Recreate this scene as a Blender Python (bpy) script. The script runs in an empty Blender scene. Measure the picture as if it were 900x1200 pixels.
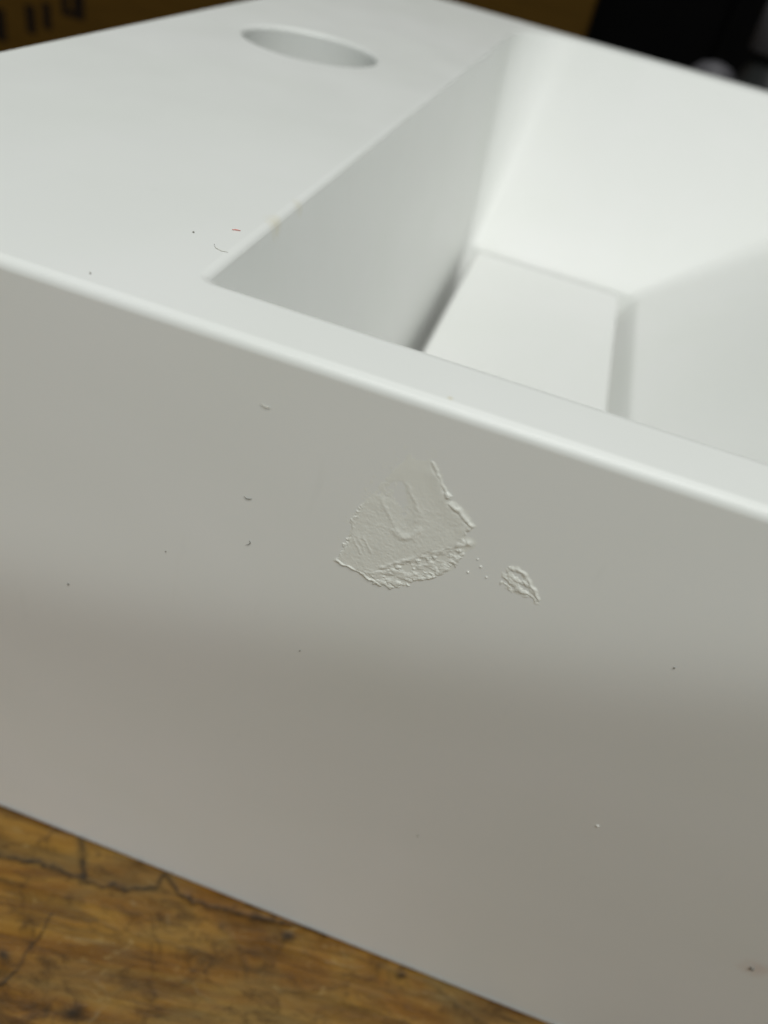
import bpy, bmesh, math, random
import numpy as np
from mathutils import Vector, Matrix

# ------------------------------------------------------------------ camera, world, light, exposure
sc = bpy.context.scene
C = sc.collection
MM = 0.001
DECK = 137.4                       # deck height above the bench, millimetres

cam_d = bpy.data.cameras.new('camera')
cam = bpy.data.objects.new('camera', cam_d); C.objects.link(cam)
sc.camera = cam
cam_d.sensor_fit = 'AUTO'; cam_d.sensor_width = 36.0; cam_d.lens = 27.0
cam_d.clip_start = 0.005; cam_d.clip_end = 50.0
cx = Vector((0.94188163, 0.27239075, 0.19662726))
cy = -Vector((0.32502092, -0.59081968, -0.73843992))
cz = -Vector((-0.08497295, 0.75943096, -0.64501489))
mw = Matrix((cx, cy, cz)).transposed().to_4x4()
mw.translation = Vector((0, -69.9, DECK + 42.65)) * MM
cam.matrix_world = mw
cam_d.dof.use_dof = True
cam_d.dof.focus_distance = 0.102
cam_d.dof.aperture_fstop = 27.0 / 1.85
cam_d.dof.aperture_blades = 0

w = bpy.data.worlds.new('World'); sc.world = w; w.use_nodes = True
bg = w.node_tree.nodes['Background']
bg.inputs[0].default_value = (0.84, 1.0, 0.95, 1); bg.inputs[1].default_value = 0.12

def area(name, loc, target, sx, sy, power, col):
    d = bpy.data.lights.new(name, 'AREA'); d.shape = 'RECTANGLE'; d.size = sx; d.size_y = sy
    d.energy = power; d.color = col
    o = bpy.data.objects.new(name, d); C.objects.link(o)
    o.location = loc
    o.rotation_euler = (Vector(target) - Vector(loc)).to_track_quat('-Z', 'Y').to_euler()
    return o
# fluorescent fittings under the workshop ceiling
area('ceiling_light', (0.22, -0.67, 1.7), (0.0, 0.12, 0.13), 1.2, 0.5, 17.3, (1.0, 1.0, 0.978))
area('ceiling_light', (0.3, 0.75, 1.9), (0.0, 0.12, 0.13), 1.3, 0.4, 6.5, (1.0, 1.0, 0.97))
# added unseen spot: its cone edge stands in for a shadow across the front face
P = Vector((0.04, -0.66, 0.66)); Cm = Vector((-0.008, 0.0, (DECK - 52.0) * MM))
t = Vector((1, 0, 0.31)).normalized()
d0 = (Cm - P).normalized(); tp = (t - d0 * t.dot(d0)).normalized()
HALF = math.radians(38)
ax = Matrix.Rotation(HALF, 3, tp) @ d0
sd = bpy.data.lights.new('added_edge_spot', 'SPOT'); sd.energy = 5.2; sd.color = (0.92, 1.0, 0.98)
sd.spot_size = 2 * HALF; sd.spot_blend = 0.055; sd.shadow_soft_size = 0.006
so = bpy.data.objects.new('added_edge_spot', sd); C.objects.link(so); so.location = P
so.rotation_euler = ax.to_track_quat('-Z', 'Y').to_euler()

# added fill spot at the left, brightening the bench and the lower front face
P2 = Vector((-0.42, -0.62, 0.52))
s2 = bpy.data.lights.new('added_fill_spot', 'SPOT'); s2.energy = 5.4; s2.color = (1.0, 0.965, 0.95)
s2.spot_size = math.radians(20); s2.spot_blend = 1.0; s2.shadow_soft_size = 0.04
o2 = bpy.data.objects.new('added_fill_spot', s2); C.objects.link(o2); o2.location = P2
o2.rotation_euler = (Vector((-0.095, -0.085, 0.0)) - P2).to_track_quat('-Z', 'Y').to_euler()

vs = sc.view_settings
vs.view_transform = 'Standard'; vs.look = 'None'; vs.gamma = 1.0; vs.exposure = 0.0
vs.use_curve_mapping = False

# ------------------------------------------------------------------ helpers
rng = np.random.default_rng(7); random.seed(7)

def link(name, me, mat=None, parent=None, smooth=False):
    o = bpy.data.objects.new(name, me); C.objects.link(o)
    if mat is not None and not me.materials: me.materials.append(mat)
    if parent is not None: o.parent = parent
    if smooth:
        me.polygons.foreach_set('use_smooth', [True] * len(me.polygons))
    return o
def empty(name, loc=(0, 0, 0), rz=0.0):
    o = bpy.data.objects.new(name, None); C.objects.link(o); o.empty_display_size = 0.02
    o.location = loc; o.rotation_euler = (0, 0, rz); return o
def tag(o, label=None, cat=None, group=None, kind=None):
    if label: o['label'] = label
    if cat: o['category'] = cat
    if group: o['group'] = group
    if kind: o['kind'] = kind
    return o
def from_bm(name, bm):
    me = bpy.data.meshes.new(name); bm.normal_update(); bm.to_mesh(me); bm.free(); return me
def box_bm(x0, x1, y0, y1, z0, z1, bev=0.0, seg=2):
    bm = bmesh.new(); bmesh.ops.create_cube(bm, size=1)
    for v in bm.verts:
        v.co = Vector((x0 + (v.co.x + .5) * (x1 - x0), y0 + (v.co.y + .5) * (y1 - y0), z0 + (v.co.z + .5) * (z1 - z0))) * MM
    if bev: bmesh.ops.bevel(bm, geom=list(bm.edges), offset=bev * MM, segments=seg, profile=.5, affect='EDGES')
    return bm
def lathe(name, prof, n=40):
    vs_, fs = [], []
    for r, z in prof:
        for k in range(n):
            a = 2 * math.pi * k / n; vs_.append((r * MM * math.cos(a), r * MM * math.sin(a), z * MM))
    for i in range(len(prof) - 1):
        for k in range(n):
            fs.append((i * n + k, i * n + (k + 1) % n, (i + 1) * n + (k + 1) % n, (i + 1) * n + k))
    fs.append(tuple(range(n))[::-1]); fs.append(tuple((len(prof) - 1) * n + k for k in range(n)))
    me = bpy.data.meshes.new(name); me.from_pydata(vs_, [], fs); return me
def tube(name, pts, r, n=7):
    """thin round thread through pts (mm)"""
    p = [Vector(q) for q in pts]; vs_, fs = [], []
    for i, q in enumerate(p):
        tg = (p[min(i + 1, len(p) - 1)] - p[max(i - 1, 0)]).normalized()
        a = tg.orthogonal().normalized(); b = tg.cross(a)
        rr = r * (0.55 if i in (0, len(p) - 1) else 1)
        for k in range(n):
            th = 2 * math.pi * k / n
            vs_.append((q + a * rr * math.cos(th) + b * rr * math.sin(th)) * MM)
    for i in range(len(p) - 1):
        for k in range(n): fs.append((i * n + k, i * n + (k + 1) % n, (i + 1) * n + (k + 1) % n, (i + 1) * n + k))
    fs.append(tuple(range(n))[::-1]); fs.append(tuple((len(p) - 1) * n + k for k in range(n)))
    me = bpy.data.meshes.new(name); me.from_pydata(vs_, [], fs); return me

def vnoise(x, y, seed=0):
    """smooth value noise on numpy arrays, about -1..1"""
    xi = np.floor(x).astype(np.int64); yi = np.floor(y).astype(np.int64)
    fx = x - xi; fy = y - yi; fx = fx * fx * (3 - 2 * fx); fy = fy * fy * (3 - 2 * fy)
    def h(a, b):
        n = (a * 374761393 + b * 668265263 + seed * 974634773) & 0xFFFFFFFF
        n = ((n ^ (n >> 13)) * 1274126177) & 0xFFFFFFFF
        return ((n ^ (n >> 16)) & 0xFFFF) / 32767.5 - 1
    return (h(xi, yi) * (1 - fx) + h(xi + 1, yi) * fx) * (1 - fy) + (h(xi, yi + 1) * (1 - fx) + h(xi + 1, yi + 1) * fx) * fy
def fbm(x, y, seed=0, o=4):
    return sum(vnoise(x * 2 ** k, y * 2 ** k, seed + k) * .5 ** k for k in range(o)) / 1.6
def segd(X, Y, pts):
    """distance to a polyline and the 0..1 position along it"""
    best = np.full(X.shape, 1e9); pos = np.zeros(X.shape); n = len(pts) - 1
    for i in range(n):
        (ax_, ay), (bx, by) = pts[i], pts[i + 1]; dx, dy = bx - ax_, by - ay
        u = np.clip(((X - ax_) * dx + (Y - ay) * dy) / (dx * dx + dy * dy), 0, 1)
        d = np.hypot(X - ax_ - u * dx, Y - ay - u * dy); m = d < best
        best[m] = d[m]; pos[m] = ((i + u) / n)[m]
    return best, pos
def polysd(X, Y, pts):
    """signed distance to a polygon, positive inside"""
    d, _ = segd(X, Y, list(pts) + [pts[0]]); ins = np.zeros(X.shape, bool); j = len(pts) - 1
    for i in range(len(pts)):
        (xi, yi), (xj, yj) = pts[i], pts[j]
        c = ((yi > Y) != (yj > Y)) & (X < (xj - xi) * (Y - yi) / (yj - yi + 1e-12) + xi)
        ins ^= c; j = i
    return np.where(ins, d, -d)
def sstep(a, b, x):
    u = np.clip((x - a) / (b - a), 0, 1); return u * u * (3 - 2 * u)

# ------------------------------------------------------------------ materials
class NT:
    def __init__(s, name):
        s.m = bpy.data.materials.new(name); s.m.use_nodes = True; s.t = s.m.node_tree
        s.b = s.t.nodes['Principled BSDF']; s._tc = None
    def n(s, ty, **kw):
        x = s.t.nodes.new(ty)
        for k, v in kw.items(): setattr(x, k, v)
        return x
    def l(s, a, b): s.t.links.new(a, b)
    def tc(s):
        if s._tc is None: s._tc = s.n('ShaderNodeTexCoord')
        return s._tc.outputs['Object']
    def mapping(s, scale, rot=(0, 0, 0), loc=(0, 0, 0)):
        m = s.n('ShaderNodeMapping'); m.inputs['Scale'].default_value = scale
        m.inputs['Rotation'].default_value = rot; m.inputs['Location'].default_value = loc
        s.l(s.tc(), m.inputs['Vector']); return m.outputs[0]
    def noise(s, vec, scale, detail=4, rough=.55, dist=0):
        x = s.n('ShaderNodeTexNoise'); x.inputs['Scale'].default_value = scale; x.inputs['Detail'].default_value = detail
        x.inputs['Roughness'].default_value = rough; x.inputs['Distortion'].default_value = dist
        s.l(vec, x.inputs['Vector']); return x.outputs['Fac']
    def ramp(s, fac, stops):
        r = s.n('ShaderNodeValToRGB'); e = r.color_ramp.elements
        while len(e) < len(stops): e.new(.5)
        for q, (p, c) in zip(e, stops): q.position = p; q.color = c if len(c) == 4 else (*c, 1)
        s.l(fac, r.inputs[0]); return r.outputs[0]
    def mix(s, fac, a, b, bt='MIX'):
        x = s.n('ShaderNodeMix', data_type='RGBA', blend_type=bt)
        for k, q in ((0, fac), (6, a), (7, b)):
            if hasattr(q, 'is_output'): s.l(q, x.inputs[k])
            else: x.inputs[k].default_value = q if k == 0 else (q if len(q) == 4 else (*q, 1))
        return x.outputs[2]
    def math(s, op, a, b=0.0):
        x = s.n('ShaderNodeMath', operation=op)
        for k, q in ((0, a), (1, b)):
            if hasattr(q, 'is_output'): s.l(q, x.inputs[k])
            else: x.inputs[k].default_value = q
        return x.outputs[0]
    def bump(s, h, strength, dist):
        x = s.n('ShaderNodeBump'); x.inputs['Strength'].default_value = strength; x.inputs['Distance'].default_value = dist
        s.l(h, x.inputs['Height']); s.l(x.outputs[0], s.b.inputs['Normal']); return x

def mat_basin():
    q = NT('solid_surface_white'); v = q.tc()
    n1 = q.noise(v, 17, 5, .6, .5)
    col = q.ramp(n1, [(.3, (.812, .822, .788)), (.7, (.838, .838, .820))])
    sc_ = q.noise(q.mapping((300, 300, 60), (0, .9, .35)), 1.0, 4, .6)
    col = q.mix(q.ramp(sc_, [(.66, (0, 0, 0)), (.80, (.10, .10, .10))]), col, (.60, .60, .56))
    # yellowish rub mark on the inner edge and a little one on the front rim
    def spot(p, r, c, s, bc):
        m = q.n('ShaderNodeVectorMath', operation='DISTANCE'); q.l(v, m.inputs[0]); m.inputs[1].default_value = [k * MM for k in p]
        wob = q.math('MULTIPLY', q.noise(v, 400, 3, .6), r * MM * 1.1)
        k = q.math('DIVIDE', q.math('ADD', m.outputs['Value'], wob), r * MM * 1.6)
        mr = q.n('ShaderNodeMapRange', interpolation_type='SMOOTHSTEP'); q.l(k, mr.inputs[0])
        mr.inputs[1].default_value = .35; mr.inputs[2].default_value = 1.0; mr.inputs[3].default_value = s; mr.inputs[4].default_value = 0
        return q.mix(mr.outputs[0], bc, c)
    col = spot((-36.6, 33.2, DECK - .5), 2.6, (.72, .66, .48), .55, col)
    col = spot((-36.8, 42.0, DECK - .5), 2.2, (.72, .68, .54), .4, col)
    col = spot((-4.3, 1.7, DECK), .55, (.70, .64, .47), .8, col)
    col = spot((73.0, 0, DECK - 85.5), 3.6, (.70, .58, .52), .5, col)
    q.l(col, q.b.inputs['Base Color'])
    rg = q.noise(v, 60, 4, .6)
    mr = q.n('ShaderNodeMapRange'); q.l(rg, mr.inputs[0]); mr.inputs[3].default_value = .30; mr.inputs[4].default_value = .48
    q.l(mr.outputs[0], q.b.inputs['Roughness'])
    q.b.inputs['IOR'].default_value = 1.47
    q.b.inputs['Subsurface Weight'].default_value = 0.0
    bn = q.bump(q.noise(v, 2600, 2, .5), .10, .00003)
    b2 = q.n('ShaderNodeBump'); b2.inputs['Strength'].default_value = .35; b2.inputs['Distance'].default_value = .0012
    q.l(q.noise(v, 16, 2, .4), b2.inputs['Height']); q.l(b2.outputs[0], bn.inputs['Normal'])
    return q.m
def mat_filler():
    q = NT('dried_filler'); v = q.tc()
    col = q.ramp(q.noise(v, 500, 4, .6), [(.3, (.815, .815, .762)), (.7, (.845, .845, .790))])
    q.l(col, q.b.inputs['Base Color']); q.b.inputs['Roughness'].default_value = .62
    q.bump(q.noise(v, 5200, 3, .6), .35, .00005)
    return q.m
def mat_wood():
    q = NT('worn_varnished_pine')
    g = q.mapping((10, 58, 60)); g2 = q.mapping((30, 330, 200)); o = q.mapping((30, 46, 60)); f = q.mapping((70, 115, 100))
    oi = q.n('ShaderNodeObjectInfo')
    big = q.noise(g, 1.0, 6, .6, 2.4); fine = q.noise(g2, 1.0, 4, .65, .6); pat = q.noise(o, 1.0, 5, .62, 1.2); mot = q.noise(f, 1.7, 8, .72, .9)
    c = q.ramp(big, [(.28, (.125, .052, .006)), (.45, (.255, .115, .015)), (.58, (.350, .190, .034)), (.74, (.160, .076, .011))])
    c = q.mix(q.ramp(fine, [(.46, (0, 0, 0)), (.60, (1, 1, 1))]), c, q.mix(.5, c, (.070, .036, .008)))
    c = q.mix(q.ramp(pat, [(.46, (0, 0, 0)), (.68, (.55, .55, .55))]), c, (.245, .175, .066))        # grey-green grime where the varnish is gone
    c = q.mix(q.ramp(mot, [(.36, (.75, .75, .75)), (.50, (0, 0, 0))]), c, (.062, .029, .005))
    c = q.mix(q.ramp(mot, [(.60, (0, 0, 0)), (.72, (.7, .7, .7))]), c, (.50, .36, .14))
    at = q.n('ShaderNodeAttribute', attribute_name='dirt'); c = q.mix(at.outputs['Fac'], c, (.016, .014, .010))
    at2 = q.n('ShaderNodeAttribute', attribute_name='scrape'); c = q.mix(at2.outputs['Fac'], c, (.30, .23, .11))
    hs = q.n('ShaderNodeHueSaturation'); mr = q.n('ShaderNodeMapRange'); q.l(oi.outputs['Random'], mr.inputs[0])
    mr.inputs[3].default_value = .85; mr.inputs[4].default_value = 1.15; q.l(mr.outputs[0], hs.inputs['Value']); q.l(c, hs.inputs['Color'])
    q.l(hs.outputs[0], q.b.inputs['Base Color'])
    q.b.inputs['Specular IOR Level'].default_value = .28
    rr = q.ramp(pat, [(.4, (.38, .38, .38)), (.7, (.68, .68, .68))]); q.l(rr, q.b.inputs['Roughness'])
    hgt = q.math('ADD', q.math('MULTIPLY', fine, .5), mot)
    q.bump(hgt, .6, .0008)
    return q.m
def mat_simple(name, col, rough, var=.08, scale=40, bump=0.0, bscale=300, stretch=(1, 1, 1)):
    q = NT(name); v = q.mapping(stretch)
    a = tuple(k * (1 - var) for k in col); b = tuple(min(1, k * (1 + var)) for k in col)
    q.l(q.ramp(q.noise(v, scale, 4, .6), [(.3, a), (.7, b)]), q.b.inputs['Base Color']); q.b.inputs['Roughness'].default_value = rough; q.b.inputs['Specular IOR Level'].default_value = .5 if rough < .8 else .06
    if bump: q.bump(q.noise(v, bscale, 3, .6), bump, .0006)
    return q.m
M_basin = mat_basin(); M_fill = mat_filler(); M_wood = mat_wood()
M_card = mat_simple('brown_cardboard', (.075, .040, .007), .85, .12, 30, .3, 250, (1, 1, 8))
M_ink = mat_simple('dark_print', (.012, .008, .006), .8)
M_tape = mat_simple('parcel_tape', (.14, .085, .03), .3)
M_black = mat_simple('black_plastic', (.0018, .0018, .0018), .9, .2, 60, .15, 900)
M_greycap = mat_simple('grey_plastic', (.065, .062, .070), .55)
M_olive = mat_simple('olive_label', (.05, .048, .03), .5)
M_darkbottle = mat_simple('dark_bottle', (.02, .02, .02), .35)
M_hair = mat_simple('dark_fibre', (.22, .22, .20), .8)
M_grit = mat_simple('dark_grit', (.30, .29, .26), .8)
M_red = mat_simple('red_fibre', (.75, .30, .26), .7)
M_palehair = mat_simple('pale_fibre', (.58, .56, .50), .7)

# ------------------------------------------------------------------ the bench top (setting)
BROT = math.radians(7.5)
bench = empty('workbench_top', (-0.016, -0.0026, 0), BROT); tag(bench, kind='structure')
cb, sb = math.cos(BROT), math.sin(BROT)
def to_bench(x, y):
    dx, dy = x + 16.0, y + 2.6; return (dx * cb + dy * sb, -dx * sb + dy * cb)
crack = [to_bench(*p) for p in ((-72, -9.9), (-60, -8.2), (-49.6, -7.7), (-45.5, -7.7), (-43.2, -6.4), (-40.4, -6.7), (-36.9, -5.0), (-34.6, -3.9), (-34.5, -.9), (-33.4, -1.1), (-31, -2.9), (-27.7, -3.8), (-21.5, -3.2), (-11.9, -2.1), (-5.3, -.9), (4, .3))]
butt = [to_bench(*p) for p in ((-56.5, 2.4), (-54.7, -.5), (-50.1, -7.9))]
pencil = [to_bench(*p) for p in ((-51.9, -16.1), (-51.7, -21.3), (-52.3, -24.6), (-51.7, -27.7), (-53.6, -30.8))]
dark_lines = [([(-71, -14.4), (-50, -12.4), (-24.6, -9.2)], .22, .5), ([(-46.5, -26.1), (-42.3, -32.5)], .55, .45), ([(-34.7, -5.9), (-30, -14), (-24.4, -24.7)], .3, .28),
              ([(-18, -6.2), (-12.5, -9), (-8.9, -13.5)], .4, .45), ([(-20, -9.5), (-8, -6), (12, -4.5)], .25, .4), ([(-50.5, -15.2), (-46, -14.9), (-20, -12.6)], .16, .45), ([(8, -2), (30, -1.8), (40, -5)], .3, .4), ([(-2, -14), (12, -8), (26, -7.5)], .25, .4)]
dark_lines = [([to_bench(*p) for p in L], wd, a) for L, wd, a in dark_lines]
knots = [(to_bench(-38.1, -30.6), 1.5), (to_bench(-56, -26.3), 1.1), (to_bench(-27, -3.5), .8), (to_bench(-4, -3.4), .9), (to_bench(22, -2.2), .8)]
scrapes = [([(-37.4, -24.2), (-32.4, -26.3)], .35), ([(-32.9, -28), (-35.1, -31.5)], .5), ([(-38.5, -8.4), (-36.2, -8.6)], .5), ([(-22, -18), (-14, -20)], .3), ([(5, -5), (16, -3)], .35), ([(-30, -8), (-28.5, -11)], .25), ([(24, -4.5), (34, -2.5)], .4)]
scrapes = [([to_bench(*p) for p in L], wd) for L, wd in scrapes]

def plank(g0, g1, h0, h1, fine=None):
    """one board in the bench frame (mm), top at z=0, eased edges; fine = (ga, gb, ha, hb) zone meshed closely"""
    def axis(a, b, fa=None, fb=None, st=.3):
        s = [a, a + .5, a + 1.4, b - 1.4, b - .5, b]
        if fa is not None:
            lo, hi = max(a + 1.4, fa), min(b - 1.4, fb)
            if hi > lo: s += list(np.arange(lo, hi, st))
            if fa < a + 1.4: s += list(np.arange(a, a + 1.4, .2))
            if fb > b - 1.4: s += list(np.arange(b - 1.4, b, .2))
        s = sorted(s); o_ = [s[0]]
        for q_ in s[1:]:
            if q_ - o_[-1] > .09: o_.append(q_)
        o_[-1] = b; return np.array(o_)
    if fine: G, Hh = axis(g0, g1, fine[0], fine[1]), axis(h0, h1, fine[2], fine[3])
    else: G, Hh = np.array([g0, g0 + 1, g1 - 1, g1]), np.array([h0, h0 + 1, h1 - 1, h1])
    X, Y = np.meshgrid(G, Hh, indexing='ij'); Z = np.zeros(X.shape); D = np.zeros(X.shape); S = np.zeros(X.shape)
    e = np.minimum(np.minimum(X - g0, g1 - X), np.minimum(Y - h0, h1 - Y))
    Z -= 1.0 * (1 - sstep(0, 1.2, e)) ** 2
    if fine:
        D += .75 * (1 - sstep(0, .9, e + .35 * vnoise(X * .8, Y * .8, 3)))
        wx, wy = X + .5 * vnoise(X * .6, Y * .6, 5), Y + .4 * vnoise(X * .6, Y * .6, 9)
        for L, wd, dep, dk in ((crack, .55, .22, 1.0), (butt, .8, .15, .9), (pencil, .33, .05, .8)):
            d, _ = segd(wx, wy, L); k = np.exp(-(d / wd) ** 2); Z -= dep * k; D = np.maximum(D, dk * k * (.75 + .3 * vnoise(X * 1.1, Y * 1.1, 12)))
        for L, wd, a in dark_lines:
            d, _ = segd(wx, wy, L); k = np.exp(-(d / (wd * 1.3)) ** 2); Z -= .12 * k; D = np.maximum(D, a * k * (.6 + .5 * vnoise(X * .7, Y * .7, 21)))
        for (kx, ky), r in knots:
            d = np.hypot((wx - kx) * .7, wy - ky); k = np.exp(-(d / r) ** 2); Z -= .25 * k; D = np.maximum(D, .9 * k)
        for L, wd in scrapes:
            d, u = segd(wx, wy, L); k = np.exp(-(d / (wd * .7)) ** 2) * (4 * u * (1 - u)) ** .5; Z -= .10 * k; S = np.maximum(S, .5 * k * (.6 + .6 * vnoise(X * 1.5, Y * 1.5, 55)))
        Z += .10 * fbm(X * .05, Y * .35, 31) + .05 * fbm(X * .5, Y * .9, 41) - .08
    n, m = X.shape
    top = np.stack([X, Y, Z], -1).reshape(-1, 3)
    ring = [i * m for i in range(n)] + [(n - 1) * m + j for j in range(1, m)] + [i * m + m - 1 for i in range(n - 2, -1, -1)] + [j for j in range(m - 2, 0, -1)]
    low = top[ring].copy(); low[:, 2] = -32
    V = np.vstack([top, low]) * MM; N = n * m; F = []
    for i in range(n - 1):
        for j in range(m - 1): F.append((i * m + j, (i + 1) * m + j, (i + 1) * m + j + 1, i * m + j + 1))
    k = len(ring)
    for a in range(k): F.append((ring[(a + 1) % k], ring[a], N + a, N + (a + 1) % k))
    F.append(tuple(N + a for a in range(k))[::-1])
    me = bpy.data.meshes.new('plank'); me.from_pydata(V.tolist(), [], F)
    for nm, arr in (('dirt', D), ('scrape', S)):
        at = me.attributes.new(nm, 'FLOAT', 'POINT'); at.data.foreach_set('value', np.concatenate([np.clip(arr, 0, 1).ravel(), np.zeros(k)]).astype(np.float32))
    return link('plank', me, M_wood, bench, smooth=bool(fine))
ROW = 72.0
for r in range(-6, 12):
    h0, h1 = 16 + r * ROW + .2, 16 + (r + 1) * ROW - .2
    cut = -620 + (r * 517) % 900
    gs = [-900, cut, 900] if -800 < cut < 800 else [-900, 900]
    if r in (-1, 0): gs = [-900, 330 + 60 * r, 900]
    for a, b in zip(gs[:-1], gs[1:]):
        fine = (-66, 86, -46, 30) if r in (-1, 0) and a < 0 < b else None
        plank(a + .2, b - .2, h0, h1, fine)

# ------------------------------------------------------------------ the washbasin
basin = empty('washbasin', (0, 0, 0))
tag(basin, 'matt white solid-surface washbasin with tap hole and smeared filler on its front', 'washbasin')
X0, X1, Y1 = -107.4, 167.0, 296.8
outer = box_bm(X0, X1, 0, Y1, 0.15, DECK)
top_e = [e for e in outer.edges if all(v.co.z > .1 for v in e.verts)]
low_e = [e for e in outer.edges if e not in top_e]
bmesh.ops.bevel(outer, geom=top_e + [e for e in low_e if abs(e.verts[0].co.z - e.verts[1].co.z) > .05], offset=1.45 * MM, segments=9, profile=.5, affect='EDGES')
bmesh.ops.bevel(outer, geom=[e for e in outer.edges if all(v.co.z < .001 for v in e.verts)], offset=.7 * MM, segments=3, profile=.5, affect='EDGES')
bo = link('body', from_bm('body', outer), M_basin, basin)
# bowl cutter: sloping walls down to a straight-sided well
def ringpts(d):
    k = d / 65.0
    return [(-37 + 8.6 * k, 10 + 62 * k), (157 - 118 * k, 10 + 62 * k), (157 - 118 * k, 286.8 - 64 * k), (-37 + 8.6 * k, 286.8 - 64 * k)]
bm = bmesh.new(); rings = []
WELL = [(-28.5, 80.0), (25.0, 80.0), (25.0, 216.5), (-28.5, 216.5)]
def rounded(pts, radii, seg=10):
    """polygon with its corners rounded, the same number of points for every ring"""
    out = []
    for k in range(4):
        p, a_, b_ = Vector(pts[k]), Vector(pts[k - 1]), Vector(pts[(k + 1) % 4]); rr = radii[k]
        u_, v_ = (a_ - p).normalized(), (b_ - p).normalized(); c_ = p + (u_ + v_) * rr
        for j in range(seg + 1):
            th = math.pi / 2 * j / seg
            out.append(c_ - v_ * rr * math.cos(th) - u_ * rr * math.sin(th))
    return out
for pts, rad, z in ((ringpts(-6), (1.5, 14, 20, 28), DECK + 6), (ringpts(65), (1.5, 3.5, 4, 4), DECK - 65), (WELL, (1.5, 3, 3, 3), DECK - 86)):
    rings.append([bm.verts.new((q_.x * MM, q_.y * MM, z * MM)) for q_ in rounded(pts, rad)])
NP = len(rings[0])
for a, b in zip(rings[:-1], rings[1:]):
    for k in range(NP): bm.faces.new((a[k], b[k], b[(k + 1) % NP], a[(k + 1) % NP]))
bm.faces.new(rings[0]); bm.faces.new(rings[-1][::-1])
bmesh.ops.recalc_face_normals(bm, faces=bm.faces)
cut1 = link('cut', from_bm('cut', bm))
bm = bmesh.new(); bmesh.ops.create_cone(bm, cap_ends=True, segments=72, radius1=17.3 * MM, radius2=17.3 * MM, depth=130 * MM,
    matrix=Matrix.Translation(Vector((-73.9, 146.8, DECK)) * MM))
cut2 = link('cut', from_bm('cut', bm))
for c_ in (cut1, cut2):
    md = bo.modifiers.new('b', 'BOOLEAN'); md.operation = 'DIFFERENCE'; md.object = c_; md.solver = 'EXACT'
md = bo.modifiers.new('bev', 'BEVEL'); md.width = 1.1 * MM; md.segments = 4; md.limit_method = 'ANGLE'; md.angle_limit = math.radians(26); md.use_clamp_overlap = False
md = bo.modifiers.new('wn', 'WEIGHTED_NORMAL'); md.keep_sharp = False; md.weight = 100
bo.data.polygons.foreach_set('use_smooth', [True] * len(bo.data.polygons))
for c_ in (cut1, cut2): c_.data.polygons.foreach_set('use_smooth', [True] * len(c_.data.polygons))
dg = bpy.context.evaluated_depsgraph_get()
me = bpy.data.meshes.new_from_object(bo.evaluated_get(dg), preserve_all_data_layers=True, depsgraph=dg)
bo.modifiers.clear(); bo.data = me; me.name = 'body'
me.materials.clear(); me.materials.append(M_basin)
for c_ in (cut1, cut2): bpy.data.objects.remove(c_)

# loose cover plate over the waste, on four little feet
plate = empty('drain_cover', (4.2 * MM, 148.4 * MM, (DECK - 86) * MM))
tag(plate, 'flat rectangular white cover plate lying at the bottom of the bowl', 'drain cover')
pb = link('plate', from_bm('plate', box_bm(-27.7, 27.8, -70.5, 70.5, 13.0, 21.0, 1.0, 4)), M_basin, plate, smooth=True)
md = pb.modifiers.new('wn', 'WEIGHTED_NORMAL')
for sx in (-18, 10):
    for sy in (-55, 55):
        link('foot', from_bm('foot', box_bm(sx - 4, sx + 4, sy - 4, sy + 4, .1, 13.0, .4)), M_basin, plate)

# ---- filler smeared on the front face: relief meshes (x, s) with s = mm below the deck
def relief(name, x0, x1, s0, s1, st, fn, label):
    xs = np.arange(x0, x1, st); ss = np.arange(s0, s1, st)
    X, S = np.meshgrid(xs, ss, indexing='ij'); Hh = fn(X, S)
    keep = Hh > .004
    cell = keep[:-1, :-1] | keep[1:, :-1] | keep[:-1, 1:] | keep[1:, 1:]
    n, m = X.shape; idx = np.full(X.shape, -1)
    used = np.zeros(X.shape, bool)
    used[:-1, :-1] |= cell; used[1:, :-1] |= cell; used[:-1, 1:] |= cell; used[1:, 1:] |= cell
    idx[used] = np.arange(used.sum())
    Yv = np.where(keep, -Hh * .6, .02)
    V = np.stack([X[used], Yv[used], DECK - S[used]], -1) * MM
    ii, jj = np.nonzero(cell)
    F = np.stack([idx[ii, jj], idx[ii, jj + 1], idx[ii + 1, jj + 1], idx[ii + 1, jj]], -1)
    me = bpy.data.meshes.new(name); me.from_pydata(V.tolist(), [], F.tolist())
    o = link(name, me, M_fill, basin, smooth=True); o['label'] = label; return o
def ridge(X, S, pts, wd, ht, tap=False, rough=.25, seed=0):
    d, u = segd(X + .16 * vnoise(X * 1.6, S * 1.6, seed) + .06 * vnoise(X * 5, S * 5, seed + 50), S + .16 * vnoise(X * 1.6, S * 1.6, seed + 1) + .06 * vnoise(X * 5, S * 5, seed + 51), pts)
    k = np.exp(-(d / wd) ** 2) * ht * (1 + rough * vnoise(X * 1.3, S * 1.3, seed + 2))
    return k * (4 * u * (1 - u)) ** .4 if tap else k
def lumps(X, S, spots):
    o_ = np.zeros(X.shape)
    for (x, s, r, h, a, el) in spots:
        ca, sa = math.cos(a), math.sin(a)
        mk = (abs(X - x) < r * 3) & (abs(S - s) < r * 3)
        dx, ds = X[mk] - x, S[mk] - s
        d = np.hypot((dx * ca + ds * sa) / el, (-dx * sa + ds * ca) * el) / r
        o_[mk] = np.maximum(o_[mk], h * np.sqrt(np.clip(1 - d * d, 0, 1)))
    return o_
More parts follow.
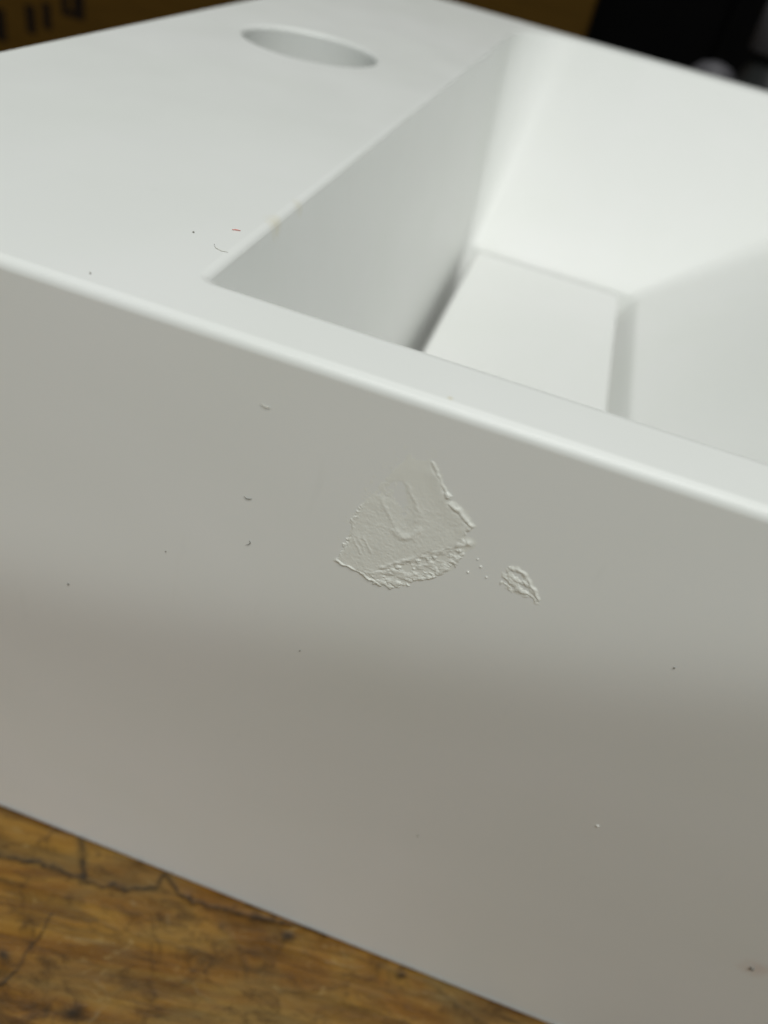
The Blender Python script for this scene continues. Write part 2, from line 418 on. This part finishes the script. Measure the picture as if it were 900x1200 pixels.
OUT = [(-12.09, 27.05), (-11.64, 24.0), (-11.23, 22.06), (-11.36, 19.22), (-10.74, 16.62), (-9.25, 13.29), (-8.14, 10.24), (-6.99, 7.71), (-4.65, 6.96), (-2.97, 8.94), (-1.2, 11.16), (-.32, 12.53), (1.35, 13.58), (2.79, 14.75), (2.2, 16.4), (2.95, 17.0), (-.5, 20.3), (-4.18, 23.6), (-7.9, 27.9), (-8.41, 27.94), (-10.66, 27.42)]
LOW = [(-8.2, 27.3), (-4.18, 23.3), (-.5, 20.07), (2.9, 16.98), (2.91, 19.21), (2.07, 22.3), (.03, 24.6), (-1.84, 26.4), (-3.82, 28.1), (-6.1, 28.6)]
rs = random.Random(4); gl = []
while len(gl) < 70:
    x, s = rs.uniform(-8, 3.3), rs.uniform(17, 29)
    dd = float(polysd(np.array([x]), np.array([s]), LOW)[0])
    if dd < -.15: continue
    if dd > 1.1 and rs.random() < .55: continue
    r = (.08 + .22 * rs.random() ** 2) * (1.25 if dd < .8 else 1)
    gl.append((x, s, r, r * rs.uniform(.6, 1.1), rs.uniform(0, 3.1), rs.uniform(.8, 1.5)))
SERR = [(-12.03, 26.75), (-11.64, 24.0), (-11.2, 21.8), (-11.29, 19.19), (-10.74, 16.62)]
for k in range(60):
    u = rs.random() * 3.999; i = int(u); q = u - i
    x = SERR[i][0] + (SERR[i + 1][0] - SERR[i][0]) * q; s = SERR[i][1] + (SERR[i + 1][1] - SERR[i][1]) * q
    gl.append((x + rs.uniform(-.1, .35), s, rs.uniform(.10, .26), rs.uniform(.08, .18), rs.uniform(0, 3), rs.uniform(.9, 1.5)))
gl.append((-1.18, 11.24, .48, .42, .6, 1.0)); gl.append((2.75, 17.0, .35, .25, .3, 1.1))
gl += [(-6.3, 28.5, .45, .40, .2, 1.3), (-4.6, 28.3, .40, .32, .1, 1.4), (-2.4, 26.9, .30, .28, .1, 1.3)]
def patch(X, S):
    jx = X + .18 * vnoise(X * 2.2, S * 2.2, 61) + .10 * vnoise(X * 6, S * 6, 62); js = S + .18 * vnoise(X * 2.2, S * 2.2, 63) + .1 * vnoise(X * 6, S * 6, 64)
    d = polysd(jx, js, OUT)
    thick = (.03 * sstep(6.5, 9.5, S + .9 * vnoise(X * 1.2, S * 1.2, 65)) + .17 * sstep(9, 20, S + .5 * X))
    h = thick * sstep(0, .35, d)
    # drag marks run down the stroke; broad dents left by the finger
    al = (X * .83 - S * .56)                                 # across the stroke
    h += sstep(0, .6, d) * sstep(9, 15, S) * (.006 * vnoise(al * 1.9, (X * .56 + S * .83) * .25, 71) + .020 * vnoise(X * 3.7, S * 3.7, 72) + .012 * vnoise(X * 7.3, S * 7.3, 74) + .045 * fbm(X * .5, S * .5, 73))
    ins = sstep(0, .5, d)
    h -= ins * ridge(X, S, [(-6.9, 12.6), (-5.3, 15.6), (-4.4, 17.7)], .95, .09, seed=1)
    h += ins * ridge(X, S, [(-6.32, 11.4), (-4.82, 13.37), (-3.23, 15.61)], .24, .075, True, seed=2)
    h += ins * ridge(X, S, [(-8.93, 14.48), (-7.28, 16.71), (-5.6, 19.0)], .24, .075, True, seed=3)
    h += ins * ridge(X, S, [(-6.21, 18.82), (-5.03, 19.53), (-3.68, 19.01), (-2.97, 17.12)], .42, .17, True, seed=4)
    h += ins * ridge(X, S, [(-11.01, 22.21), (-9.05, 24.57)], .16, .08, True, seed=5)
    h += ins * ridge(X, S, [(-9.66, 21.35), (-7.95, 23.95)], .18, .08, True, seed=6)
    h += ins * ridge(X, S, [(-10.5, 21.6), (-8.7, 24.0)], .16, .05, True, seed=26)
    h += ins * ridge(X, S, [(-3.2, 9.2), (-1.6, 11.6), (.4, 13.6), (2.0, 15.0)], 1.1, .10, seed=11)
    h = np.maximum(h, 0)
    h = np.maximum(h, ridge(X, S, [(-3.9, 7.6), (-3.2, 8.5), (-2.17, 10.07), (-1.26, 10.97)], .17, .15, rough=.8, seed=7))
    h = np.maximum(h, ridge(X, S, [(-.78, 12.15), (.27, 12.8), (1.29, 13.38), (2.73, 14.78)], .36, .40, True, rough=.5, seed=8))
    h = np.maximum(h, ridge(X, S, [(-8.14, 27.28), (-4.18, 23.3), (-.5, 20.07), (2.82, 16.98)], .50, .27, rough=.7, seed=9))
    h = np.maximum(h, ridge(X, S, [(-12.09, 27.05), (-10.28, 27.34), (-8.46, 27.69), (-7.37, 28.24), (-5.93, 28.57)], .22, .36, rough=.4, seed=10))
    dl = polysd(jx, js, LOW)
    ed = 1 - sstep(.3, 2.2, dl)                                  # crumblier towards its lower edge
    q1 = fbm(X * 1.15 + .3 * S, S * 1.5, 81, 5); q2 = 1 - np.abs(fbm(X * 1.9, S * 2.3 + .4 * X, 86, 3)) * 2
    fl = np.clip(q1 * 1.3 + .25 * q2 + .12 * ed, 0, .8) ** .75
    h = np.maximum(h, sstep(-.1, .35, dl) * (.03 + .34 * fl * (.45 + .55 * ed)))
    h = np.maximum(h, lumps(jx, js, gl))
    # thin smear round it
    h = np.maximum(h, .012 * sstep(-2.0, -.2, d) * (vnoise(X * 1.5, S * .9, 91) > .25) * (vnoise(X * 7, S * 7, 92) > .1))
    return h
relief('filler_smear', -14.0, 5.0, 4.5, 30.5, .075, patch, 'off-white smear of dried filler with ridged edges on the front face')
DAB = [(8.54, 18.25), (10.22, 18.53), (11.75, 19.93), (13.8, 22.78), (11.87, 22.44), (9.97, 22.19), (8.19, 21.17), (7.81, 19.34)]
gd = []
while len(gd) < 16:
    x, s = rs.uniform(7.3, 14), rs.uniform(18, 23)
    if float(polysd(np.array([x]), np.array([s]), DAB)[0]) < -.12: continue
    gd.append((x, s, rs.uniform(.08, .24), rs.uniform(.06, .18), rs.uniform(.4, 1.3), rs.uniform(1.0, 1.9)))
def dab(X, S):
    q1 = fbm(X * 1.0 - .5 * S, S * 1.3, 181, 5); q2 = 1 - np.abs(fbm(X * 1.2 - .9 * S, S * .7 + X * .5, 186, 3)) * 2
    jx = X + .2 * vnoise(X * 2.5, S * 2.5, 161); js = S + .2 * vnoise(X * 2.5, S * 2.5, 163)
    d = polysd(jx, js, DAB); h = sstep(-.1, .45, d) * .34 * np.clip(q1 * 1.1 + .42 * q2 - .12, 0, .8) ** .8
    h = np.maximum(h, ridge(X, S, [(8.67, 18.34), (10.26, 18.65), (11.66, 19.97), (13.35, 22.22)], .24, .28, True, rough=.5, seed=107))
    return np.maximum(h, lumps(jx, js, gd))
relief('filler_dab', 6.8, 14.8, 17.2, 23.8, .075, dab, 'small crumbly dab of dried filler beside the larger smear')
# crumbs of filler thrown off the smear
for k, (x, s, r) in enumerate(((5.3, 19.9, .16), (6.4, 21.2, .13), (4.1, 21.4, .14), (4.6, 18.9, .12), (36.46, 62.4, .26))):
    bm = bmesh.new(); bmesh.ops.create_icosphere(bm, subdivisions=2, radius=r * MM)
    for v in bm.verts: v.co.y *= .6; v.co *= 1 + .25 * rs.uniform(-1, 1); v.co += Vector((x, -.05, DECK - s)) * MM
    link('filler_crumb', from_bm('filler_crumb', bm), M_fill, basin, smooth=True)

# ---- dust: fibres and grit lying on the basin
def fibre(name, pts, r, mat, label, cat, group=None):
    return tag(link(name, tube(name, pts, r), mat, smooth=True), label, cat, group)
fibre('dust_fibre', [(-25.5, -.10, DECK - 21.75), (-25.1, -.12, DECK - 21.95), (-24.7, -.12, DECK - 21.85), (-24.4, -.10, DECK - 21.7)], .05, M_hair, 'short dark hooked fibre on the front face, level with the filler smear', 'fibre')
fibre('dust_fibre', [(-24.5, -.12, DECK - 29.9), (-24.1, -.14, DECK - 29.6), (-23.9, -.14, DECK - 29.2), (-24.1, -.12, DECK - 28.9)], .05, M_hair, 'short dark curled fibre on the front face, lower of two near the smear', 'fibre')
fibre('pale_fibre', [(-24.7, -.10, DECK - 7.4), (-24.0, -.12, DECK - 7.6), (-23.4, -.10, DECK - 7.5)], .05, M_palehair, 'faint grey fibre on the front face just below the rounded edge', 'fibre')
fibre('red_fibre', [(-40.3, 25.3, DECK + .12), (-39.9, 25.6, DECK + .14), (-39.3, 25.8, DECK + .12)], .08, M_red, 'tiny red fibre lying on the deck near the bowl corner', 'fibre')
fibre('pale_fibre', [(-40.2, 19.6, DECK + .07), (-39.6, 18.7, DECK + .08), (-38.6, 18.3, DECK + .08), (-37.8, 18.6, DECK + .07)], .045, M_palehair, 'pale curved hair lying on the deck at the bowl corner', 'fibre')
def grit(x, y, z, r, label):
    bm = bmesh.new(); bmesh.ops.create_icosphere(bm, subdivisions=2, radius=r * MM)
    for v in bm.verts: v.co *= 1 + .3 * rs.uniform(-1, 1)
    o = link('dust_speck', from_bm('dust_speck', bm), M_grit, smooth=True); o.location = Vector((x, y, z)) * MM
    tag(o, label, 'speck', 'specks of dust on the basin'); return o
grit(-43.8, 21.0, DECK + .10, .12, 'dark speck on the deck beside the tiny red fibre')
grit(-47.4, 2.9, DECK + .08, .11, 'grey speck on the deck close to the rounded front edge')
for x, s, r in ((-52.1, 51.1, .15), (31.7, 25.1, .11), (-36, 36.5, .10), (-14.5, 47, .10), (72.5, 85.6, .35), (12.5, 84, .14)):
    grit(x, -.1, DECK - s, r, 'tiny dark speck of dust stuck to the front face')

# ------------------------------------------------------------------ things behind the basin
carton = empty('cardboard_carton', (-0.335, 0.432, 0.0))
tag(carton, 'brown cardboard carton with dark printing standing behind the basin', 'carton')
CW, CD, CH = 318.0, 210.0, 230.0
link('front_panel', from_bm('front_panel', box_bm(-CW, CW, 0, 4, .3, CH, .8)), M_card, carton)
link('back_panel', from_bm('back_panel', box_bm(-CW, CW, CD - 4, CD, .3, CH, .8)), M_card, carton)
for sx in (-1, 1):
    a, b = sorted((sx * (CW - .5), sx * (CW - 4.5)))
    link('side_panel', from_bm('side_panel', box_bm(a, b, 4.2, CD - 4.2, .3, CH, .8)), M_card, carton)
link('flap', from_bm('flap', box_bm(-CW, CW, .5, CD / 2 - 1, CH + .2, CH + 4, .8)), M_card, carton)
link('flap', from_bm('flap', box_bm(-CW, CW, CD / 2 + 1, CD - .5, CH + .2, CH + 4, .8)), M_card, carton)
link('tape', from_bm('tape', box_bm(-CW + 1, CW - 1, CD / 2 - 25, CD / 2 + 25, CH + 4.1, CH + 4.4)), M_tape, carton)
def mark(x0, x1, z0, z1):    # printed stroke, carton frame, mm
    link('print_mark', from_bm('print_mark', box_bm(x0, x1, -.25, -.02, z0, z1)), M_ink, carton)
for a, b, c, d in ((-56, -44, -105, -86), (-28.5, -21.5, -95, -79), (-16, -10, -90, -75), (-2, 14, -79, -75), (-2, 3, -75, -64), (6, 14, -75, -63)):
    mark(a, b, DECK + c, DECK + d)

crate = empty('storage_crate', (0.30, 0.49, 0.0))
tag(crate, 'black plastic storage crate standing behind the bowl side of the basin', 'crate')
HW, HD, HH = 350.0, 300.0, 300.0
link('front_wall', from_bm('front_wall', box_bm(-HW, HW, 0, 4, .3, HH, .6)), M_black, crate)
link('back_wall', from_bm('back_wall', box_bm(-HW, HW, HD - 4, HD, .3, HH, .6)), M_black, crate)
for sx in (-1, 1):
    a, b = sorted((sx * (HW - .3), sx * (HW - 4.3)))
    link('side_wall', from_bm('side_wall', box_bm(a, b, 4.2, HD - 4.2, .3, HH, .6)), M_black, crate)
link('base', from_bm('base', box_bm(-HW + 5, HW - 5, 4.5, HD - 4.5, .4, 4, .4)), M_black, crate)
link('rim', from_bm('rim', box_bm(-HW - 6, HW + 6, -10, -.2, HH - 22, HH + 1, 1.5)), M_black, crate)
for k in range(9):
    x = -HW + 30 + k * 80
    link('rib', from_bm('rib', box_bm(x - 3, x + 3, -7, -.2, 6, HH - 23, .8)), M_black, crate)

def bottle(x, y, prof_b, prof_c, label, mb, mc, lab=None):
    e = empty('bottle', (x * MM, y * MM, 0)); tag(e, label, 'bottle')
    link('body', lathe('body', prof_b), mb, e, smooth=True)
    link('cap', lathe('cap', prof_c), mc, e, smooth=True)
    if lab: link('paper_label', lathe('paper_label', lab), M_olive, e, smooth=True)
bottle(47.5, 362, [(17, .3), (19, 2), (19, 95), (17, 104), (10, 112), (9.5, 116)], [(12.5, 116.2), (12.5, 124), (11, 130), (7, 134), (2, 135.4)],
       'short dark bottle with a domed grey cap behind the far rim', M_darkbottle, M_greycap)
bottle(75, 366, [(19, .3), (21, 2), (21, 112), (20, 122), (16, 136), (12, 142.4)], [(16, 142.6), (17.5, 144), (17.5, 160), (16, 163), (8, 164)],
       'taller dark bottle with grey cap and olive label beside the crate', M_darkbottle, M_greycap, [(20.8, 60), (21.4, 60.5), (21.4, 111), (20.8, 112)])
